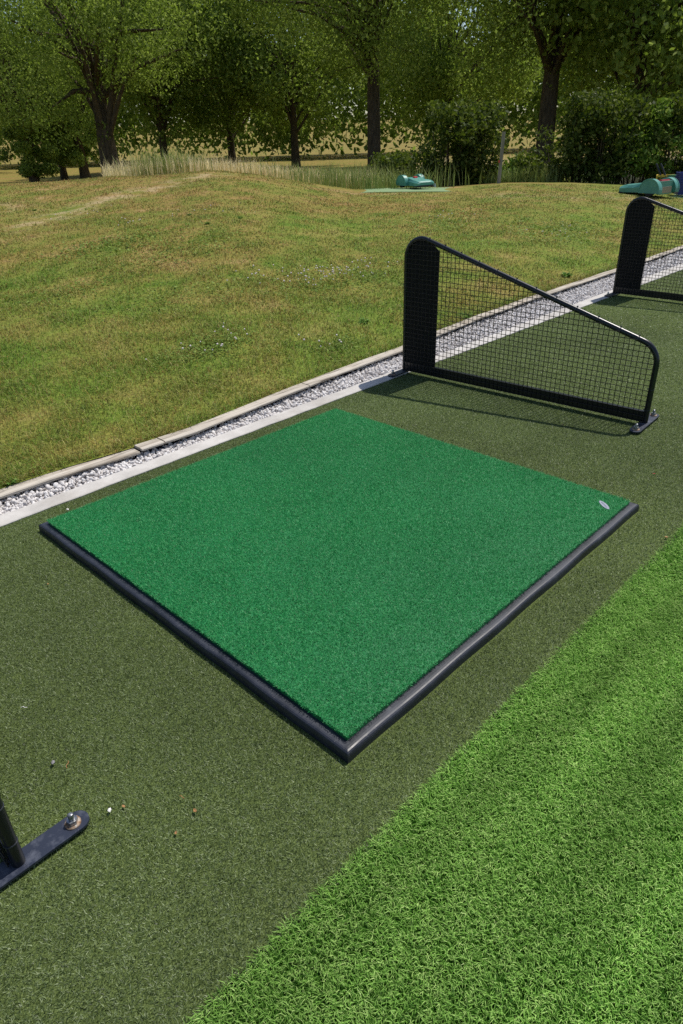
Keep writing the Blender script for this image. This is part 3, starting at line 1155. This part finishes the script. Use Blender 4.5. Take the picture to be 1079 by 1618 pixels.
def make_robot(name):
    root = empty(name)
    # low tapering hull, forward = +X
    mb = MB()
    rings = []
    for (x, hw, zt, zb) in ((-.36, .20, .20, .06), (-.30, .24, .235, .05), (-.05, .25, .235, .05), (.15, .26, .20, .05), (.30, .31, .19, .05), (.42, .30, .165, .06), (.455, .25, .135, .07)):
        rings.append([(x, -hw, zb), (x, -hw * 1.02, zb + (zt - zb) * .55), (x, -hw * .86, zt - .012), (x, -hw * .6, zt), (x, hw * .6, zt), (x, hw * .86, zt - .012), (x, hw * 1.02, zb + (zt - zb) * .55), (x, hw, zb)])
    V = [p for r_ in rings for p in r_]
    Fk = []
    for i in range(len(rings) - 1):
        for k in range(8):
            k2 = (k + 1) % 8
            Fk.append((i * 8 + k, i * 8 + k2, (i + 1) * 8 + k2, (i + 1) * 8 + k))
    Fk += [tuple(range(7, -1, -1)), tuple(range(len(V) - 8, len(V)))]
    mb.add(V, Fk)
    mb.build('hull', m_teal, root)
    for sgn in (-1, 1):
        mb = MB()
        pr = [(-.25 + .215 * math.cos(a), .085 + .215 * math.sin(a)) for a in np.linspace(0, PI, 21)]
        pr = [(-.25 + .215, .05)] + pr + [(-.25 - .215, .05)]
        y0, y1 = sgn * .225, sgn * .345
        mb.prism(pr, min(y0, y1), max(y0, y1), (0, 2, 1))
        lip = [(-.25 + .222 * math.cos(a), .085 + .222 * math.sin(a)) for a in np.linspace(0, PI, 21)] + [(-.25 + .20 * math.cos(a), .085 + .20 * math.sin(a)) for a in np.linspace(PI, 0, 21)]
        mb.prism(lip, sgn * .338, sgn * .352, (0, 2, 1)) if sgn > 0 else mb.prism(lip, -.352, -.338, (0, 2, 1))
        wa = mb.build('wheel_arch', m_teal, root)
        mb = MB()
        mb.tube([(-.25, sgn * .25, .11), (-.25, sgn * .325, .11)], .11, 18)
        mb.build('wheel', m_dark, root)
    mb = MB()
    sk = [(.30, -.305), (.42, -.295), (.462, -.245), (.462, .245), (.42, .295), (.30, .305), (.30, .28), (.40, .27), (.44, .23), (.44, -.23), (.40, -.27), (.30, -.28)]
    mb.prism(sk, .03, .068)
    mb.build('bumper', m_dark, root)
    for sgn in (-1, 1):
        mb = MB()
        mb.tube([(.40, sgn * .12, .125), (.447, sgn * .12, .122)], .013, 12)
        mb.build('sensor', m_dark, root)
    return root


def robot_button(root, colr, c, d):
    mb = MB()
    x, y, z = c
    dx, dy, dz = d[0] / 2, d[1] / 2, d[2]
    mb.add([(x - dx, y - dy, z), (x + dx, y - dy, z), (x + dx, y + dy, z), (x - dx, y + dy, z), (x - dx * .8, y - dy * .85, z + dz), (x + dx * .7, y - dy * .85, z + dz * .8), (x + dx * .7, y + dy * .85, z + dz * .8), (x - dx * .8, y + dy * .85, z + dz)],
           [(3, 2, 1, 0), (4, 5, 6, 7), (0, 1, 5, 4), (1, 2, 6, 5), (2, 3, 7, 6), (3, 0, 4, 7)])
    return mb.build('stop_button', colr, root)


R1 = make_robot('robot_mower')
q = at(657, 14.3)
R1.location = (q.x, q.y, q.z + .03)
vdir = math.atan2(CAM.y - q.y, CAM.x - q.x)       # towards the camera
R1.rotation_euler.z = vdir + math.radians(38)
R1.scale = (.68, .68, .72)
robot_button(R1, m_red, (-.02, -.02, .232), (.10, .12, .03))
mb = MB(); mb.box((.40, .33, .025), (.10, .05, .045)); mb.box((.43, .33, .06), (.03, .03, .05)); o = mb.build('charging_contact', m_pale, R1)
tag(R1, 'teal robot mower with two round wheel arches on the green matting, facing the range', 'robot mower')
R2 = make_robot('robot_mower')
q = at(1022, 12.6)
R2.location = (q.x, q.y, q.z + .015)
vdir = math.atan2(CAM.y - q.y, CAM.x - q.x)
R2.rotation_euler.z = vdir + math.radians(-122)
R2.scale = (.86, .86, .86)
robot_button(R2, m_red, (-.30, .0, .235), (.14, .30, .045))
mb = MB(); mb.box((-.38, 0, .10), (.06, .34, .11)); mb.build('collecting_tray', m_beige, R2)
mb = MB(); mb.box((-.372, 0, .14), (.05, .44, .23)); mb.build('rear_housing', m_teal, R2)
tag(R2, 'teal robot ball picker at the right with red stop bar and open rear tray', 'robot mower')

# hand trolley behind it
tr = empty('hand_trolley', at(1047, 13.7))
tr.scale = (.85, .85, .9)
tr.rotation_euler.z = math.atan2(CAM.y - tr.location.y, CAM.x - tr.location.x) + PI / 2
mb = MB()
mb.box((0, 0, .275), (.36, .03, .035)); mb.box((0, .3, .275), (.36, .03, .035)); mb.box((-.165, .15, .274), (.03, .268, .033)); mb.box((.165, .15, .274), (.03, .268, .033))
for sx in (-1, 1):
    for yy in (0.0, .3): mb.box((sx * .165, yy, .13), (.028, .028, .252))
mb.build('trolley_frame', m_yellow, tr)
for dx in (-.14, -.05):
    mb = MB(); mb.tube([(dx + .06, .0, .26), (dx - .06, .05, .46), (dx - .09, .06, .50)], .020, 10); mb.build('handle', m_dark, tr)
for sx in (-1, 1):
    mb = MB(); mb.tube([(sx * .195, .15, .09), (sx * .225, .15, .09)], .09, 16); mb.build('wheel', m_dark, tr)
tag(tr, 'yellow framed trolley with two black handles behind the right robot', 'trolley')

# green bin between trolley and baskets
mb = MB()
mb.prism([(-.11, -.10), (.11, -.10), (.11, .10), (-.11, .10)], 0, .27); 
gb = mb.build('plastic_bin', m_greenbin)
gb.location = at(1064, 13.6)
mb = MB(); mb.box((0, 0, .275), (.25, .23, .02)); mb.build('rim', m_greenbin, gb)
tag(gb, 'green plastic bin beside the stack of blue baskets', 'bin')

# stack of blue ball baskets
q = at(1081, 12.9)
ang = math.atan2(CAM.y - q.y, CAM.x - q.x)


def basket_mesh(first):
    mb = MB()
    a0, a1, H = .125, .145, .185
    for (z0, z1, h0, h1) in ((0, H, a0, a1),):
        V = []
        for (z, hh) in ((z0, h0), (z1, h1)):
            V += [(-hh, -hh, z), (hh, -hh, z), (hh, hh, z), (-hh, hh, z)]
        for (z, hh) in ((z1, h1 - .006), (z0 + .006, h0 - .006)):
            V += [(-hh, -hh, z), (hh, -hh, z), (hh, hh, z), (-hh, hh, z)]
        Fk = [(3, 2, 1, 0), (12, 13, 14, 15)]
        for a in (0, 4, 8):
            for k in range(4):
                k2 = (k + 1) % 4
                Fk.append((a + k, a + k2, a + 4 + k2, a + 4 + k))
        mb.add(V, Fk)
    return mb


LAB = ['lowest blue plastic ball basket of the stack at the right edge'] + ['blue basket %s in the nested stack at the right edge' % s_ for s_ in ('second from the bottom', 'third from the bottom', 'fourth from the bottom', 'fifth from the bottom', 'second from the top')] + ['topmost blue basket of the nested stack at the right edge']
proto = None
for k, lab in enumerate(LAB):
    if proto is None:
        proto = basket_mesh(True).build('ball_basket', m_blue)
        mb = MB()
        for (cx, cy, sx, sy) in ((0, -.148, .312, .014), (0, .148, .312, .014), (-.148, 0, .014, .282), (.148, 0, .014, .282)):
            mb.box((cx, cy, .183), (sx, sy, .016))
        mb.build('rim', m_blue, proto)
        o = proto
    else:
        o = copy_tree(proto)
    o.location = (q.x, q.y, q.z + .032 + .026 * k)
    o.rotation_euler.z = ang + .25 + random.uniform(-.02, .02)
    tag(o, lab, 'basket', 'nested blue ball baskets')

# wooden marker post
q = at(787, 15.2)
po = empty('wooden_post', q)
mb = MB(); mb.prism([(-.034, -.03), (.034, -.03), (.034, .03), (-.034, .03)], -.1, .92); o = mb.build('post', m_post, po)
mb = MB(); mb.box((-.036, -.039, .40), (.03, .014, .045)); mb.build('reflector', m_red, po)
po.rotation_euler = (0, math.radians(1.5), math.atan2(CAM.y - q.y, CAM.x - q.x) + PI / 2)
tag(po, 'grey wooden post with a small red tab in front of the hedge', 'post')

# ------------------------------------------------------------------ trees and hedge
def leaves(name, centres, radii, per, size, m, parent, squash=.8):
    C = []
    for c, r_ in zip(centres, radii):
        d = rng.normal(size=(per, 3)); d /= np.linalg.norm(d, axis=1)[:, None]
        rad = r_ * rng.uniform(.25, 1.0, per) ** .6
        d[:, 2] *= squash
        C.append(np.array(c) + d * rad[:, None])
    C = np.concatenate(C)
    s = rng.uniform(.6, 1.25, len(C)) * size
    V, Fm = leaf_quads(C, s)
    return np_mesh(name, V, Fm, m, parent, {'rnd': np.repeat(rng.random(len(C)), 4)})


def tree(loc, H, R, trunk_r, crown_lo, lab, group, m=m_oak, nb=60, per=560, size=.065, lean=0.0, skirt=None):
    root = empty('oak_tree', loc)
    mb = MB()
    top = Vector((lean * H * .5, 0, H * .62))
    pts = [Vector((0, 0, -.3)), Vector((0, 0, .05)), Vector((lean * .2, .02, .6)), Vector((lean * crown_lo, .05, crown_lo)), top]
    mb.tube(pts, [trunk_r * 1.35, trunk_r * 1.18, trunk_r, trunk_r * .85, trunk_r * .3], 12)
    cs, rs = [], []
    ctr = Vector((lean * H * .4, 0, (crown_lo + H) / 2))
    hh = (H - crown_lo) / 2
    for i in range(nb):
        d = Vector(rng.normal(size=3)).normalized()
        k = random.uniform(.45, 1.0)
        c = ctr + Vector((d.x * R * k, d.y * R * k, d.z * hh * k))
        cs.append(c)
        rs.append(R * random.uniform(.20, .36))
        if i % 3 == 0:
            st = pts[3].lerp(top, random.uniform(0, .7))
            md = st.lerp(c, .5) + Vector((0, 0, .25))
            mb.tube([st, md, c], [trunk_r * .32, trunk_r * .2, trunk_r * .05], 6)
    if skirt:
        for i in range(26):
            cs.append(Vector((random.uniform(-1, 1) * skirt[1], random.uniform(-1, 1) * skirt[1], skirt[0] + .35 + 2.2 * random.random() ** 1.3)))
            rs.append(random.uniform(.3, .5))
    mb.build('trunk', m_bark, root, fix=False)
    leaves('crown', cs, rs, per, size, m, root)
    tag(root, lab, 'tree', group)
    return root


G = 'trees beyond the range'
# two hedgerow trees whose trunks stand behind the hedge
tree(at(592, 30), 12.5, 5.4, .27, 3.4, 'tree with a dark straight trunk left of the left robot mower', G, nb=90, per=680)
tree(at(854, 30), 13.0, 5.8, .36, 3.3, 'tree with a thick dark trunk between the wooden post and the right hedge bush', G, nb=90, per=680)
# low spreading trees on the far left field
tree(at(58, 40), 9.5, 3.6, .25, .9, 'dark bushy tree with foliage nearly to the ground at far left', G, per=420, skirt=(.25, 1.0))
tree(at(106, 44), 9.8, 3.4, .20, 2.0, 'slim trunked tree right of the bushy tree on the left field', G, per=400, skirt=(.75, 1.25))
tree(at(139, 42), 9.6, 3.2, .27, 1.9, 'forked tree between the slim tree and the thick trunk on the left', G, per=400, skirt=(.75, 1.25))
tree(at(182, 31), 10.5, 4.0, .42, 1.6, 'tree with a thick short trunk at the left end of the tall dry grass', G, per=520)
# row further back
for (px, dd, H, R, lab) in ((268, 52, 13, 5.5, 'rounded tree behind the tall dry grass, left of the row'), (372, 58, 15, 6.5, 'broad tree in the middle of the row behind the dry grass'),
                            (470, 54, 13.5, 5.8, 'rounded tree behind the dry grass, right of the row'), (700, 50, 13, 6.0, 'tree in the distance between the two dark trunks'),
                            (985, 30, 12, 5.0, 'tree behind the hedge bushes above the right robot'), (1120, 34, 13, 5.5, 'tree beyond the blue baskets at the right edge'),
                            (-60, 60, 14, 6.5, 'large tree at the left edge behind the bushy tree')):
    tree(at(px, dd), H, R, .3, 1.7, lab, G, nb=70, per=420, size=.13)


def bush(px, dd, wd, H, lab, m=m_hedge, n=26, per=130, size=.05):
    root = empty('hedge_bush', at(px, dd))
    root.rotation_euler.z = YAW - PI / 2
    cs, rs = [], []
    mb = MB()
    for i in range(n):
        c = Vector((random.uniform(-wd / 2, wd / 2), random.gauss(0, .25), random.uniform(.12, H * .92)))
        cs.append(c); rs.append(random.uniform(.18, .32))
        if i % 2 == 0: mb.tube([(c.x * .6, 0, -.1), (c.x * .8, c.y * .5, c.z * .6), c], [.018, .012, .004], 5)
    mb.build('stem', m_bark, root, fix=False)
    leaves('foliage', cs, rs, per, size, m, root, .95)
    tag(root, lab, 'bush', 'bushes of the hedge behind the machines')


bush(622, 16.6, .7, .55, 'low dark bush between the left trunk and the left robot mower')
bush(658, 17.0, .9, .7, 'sparse dark bush right behind the left robot mower', n=16, per=80)
bush(712, 16.4, 1.1, 1.6, 'tall dense dark bush right of the left robot mower', n=40)
bush(752, 16.5, .8, 1.5, 'dense dark bush left of the wooden post', n=32)
bush(806, 17.0, .6, .42, 'low light green shrub right of the wooden post', m_shrub, n=12)
bush(836, 16.8, .5, .5, 'small shrub at the foot of the thick trunk', n=10, per=90)
bush(880, 16.8, .6, 1.1, 'thin twiggy bush right of the thick trunk', n=12, per=60)
bush(918, 16.2, .9, 1.7, 'dense dark bush left of the right robot', n=38)
bush(956, 16.0, .9, 1.7, 'dense dark bush just behind the nose of the right robot', n=38)
bush(1003, 16.0, 1.0, 1.5, 'lighter green bush behind the right robot', m_shrub, n=30)
bush(1058, 16.0, 1.3, 1.7, 'dark bush behind the trolley and the blue baskets', n=44)


# far wood closing the view
n = 130000
tt_ = rng.uniform(-.85, .85, n)
d = rng.uniform(72, 96, n)
x = CAM.x + d * FX + d * tt_ * RX
y = CAM.y + d * FY + d * tt_ * RY
topz = 12.5 + 2.2 * np.sin(tt_ * 23) + 1.5 * np.sin(tt_ * 57 + 1)
z = height(x, y) + topz * np.sqrt(rng.random(n)) * (1 - ((d - 84) / 14) ** 2 * .5)
cen = np.stack([x, y, z], 1) + rng.normal(0, .3, (n, 3))
V, Fm = leaf_quads(cen, rng.uniform(.2, .42, n))
o = np_mesh('far_wood', V, Fm, m_oak, None, {'rnd': np.repeat(rng.random(n), 4)})
tag(o, 'distant wood closing the view beyond the fields', 'wood', kind='stuff')

# clover patches: small flat leaves close to the ground
C = []
for (px, py, sp, k) in ((515, 445, .45, 2600), (330, 552, .16, 1800), (700, 350, .5, 1200), (180, 385, .35, 1400), (300, 395, .4, 1200), (880, 365, .5, 1500), (240, 480, .3, 900), (540, 548, .10, 500), (100, 465, .25, 700)):
    q = ground_at(px, py)
    k = int(k * .6)
    xx = q.x + rng.normal(0, sp * 1.3, k)
    yy = q.y + rng.normal(0, sp * .7, k)
    ok = yy > timber_back(xx) + .05
    xx, yy = xx[ok], yy[ok]
    C.append(np.stack([xx, yy, height(xx, yy) + rng.uniform(.012, .03, len(xx))], 1))
C = np.concatenate(C)
n = len(C)
a = rng.uniform(0, 2 * PI, n)
s_ = rng.uniform(.005, .009, n) * np.clip(np.linalg.norm(C - np.array(CAM), axis=1) / 4, 1, 2.2)
ax_ = np.stack([np.cos(a), np.sin(a), rng.normal(0, .3, n)], 1) * s_[:, None]
bx_ = np.stack([-np.sin(a), np.cos(a), rng.normal(0, .3, n)], 1) * s_[:, None]
V = np.stack([C - ax_, C - bx_ * .8, C + ax_, C + bx_ * .8], 1).reshape(-1, 3)
o = np_mesh('clover_leaves', V, np.arange(4 * n).reshape(n, 4), m_clover_leaf, None, {'rnd': np.repeat(rng.random(n), 4)})
tag(o, 'low green clover patches in the range grass', 'clover', kind='stuff')
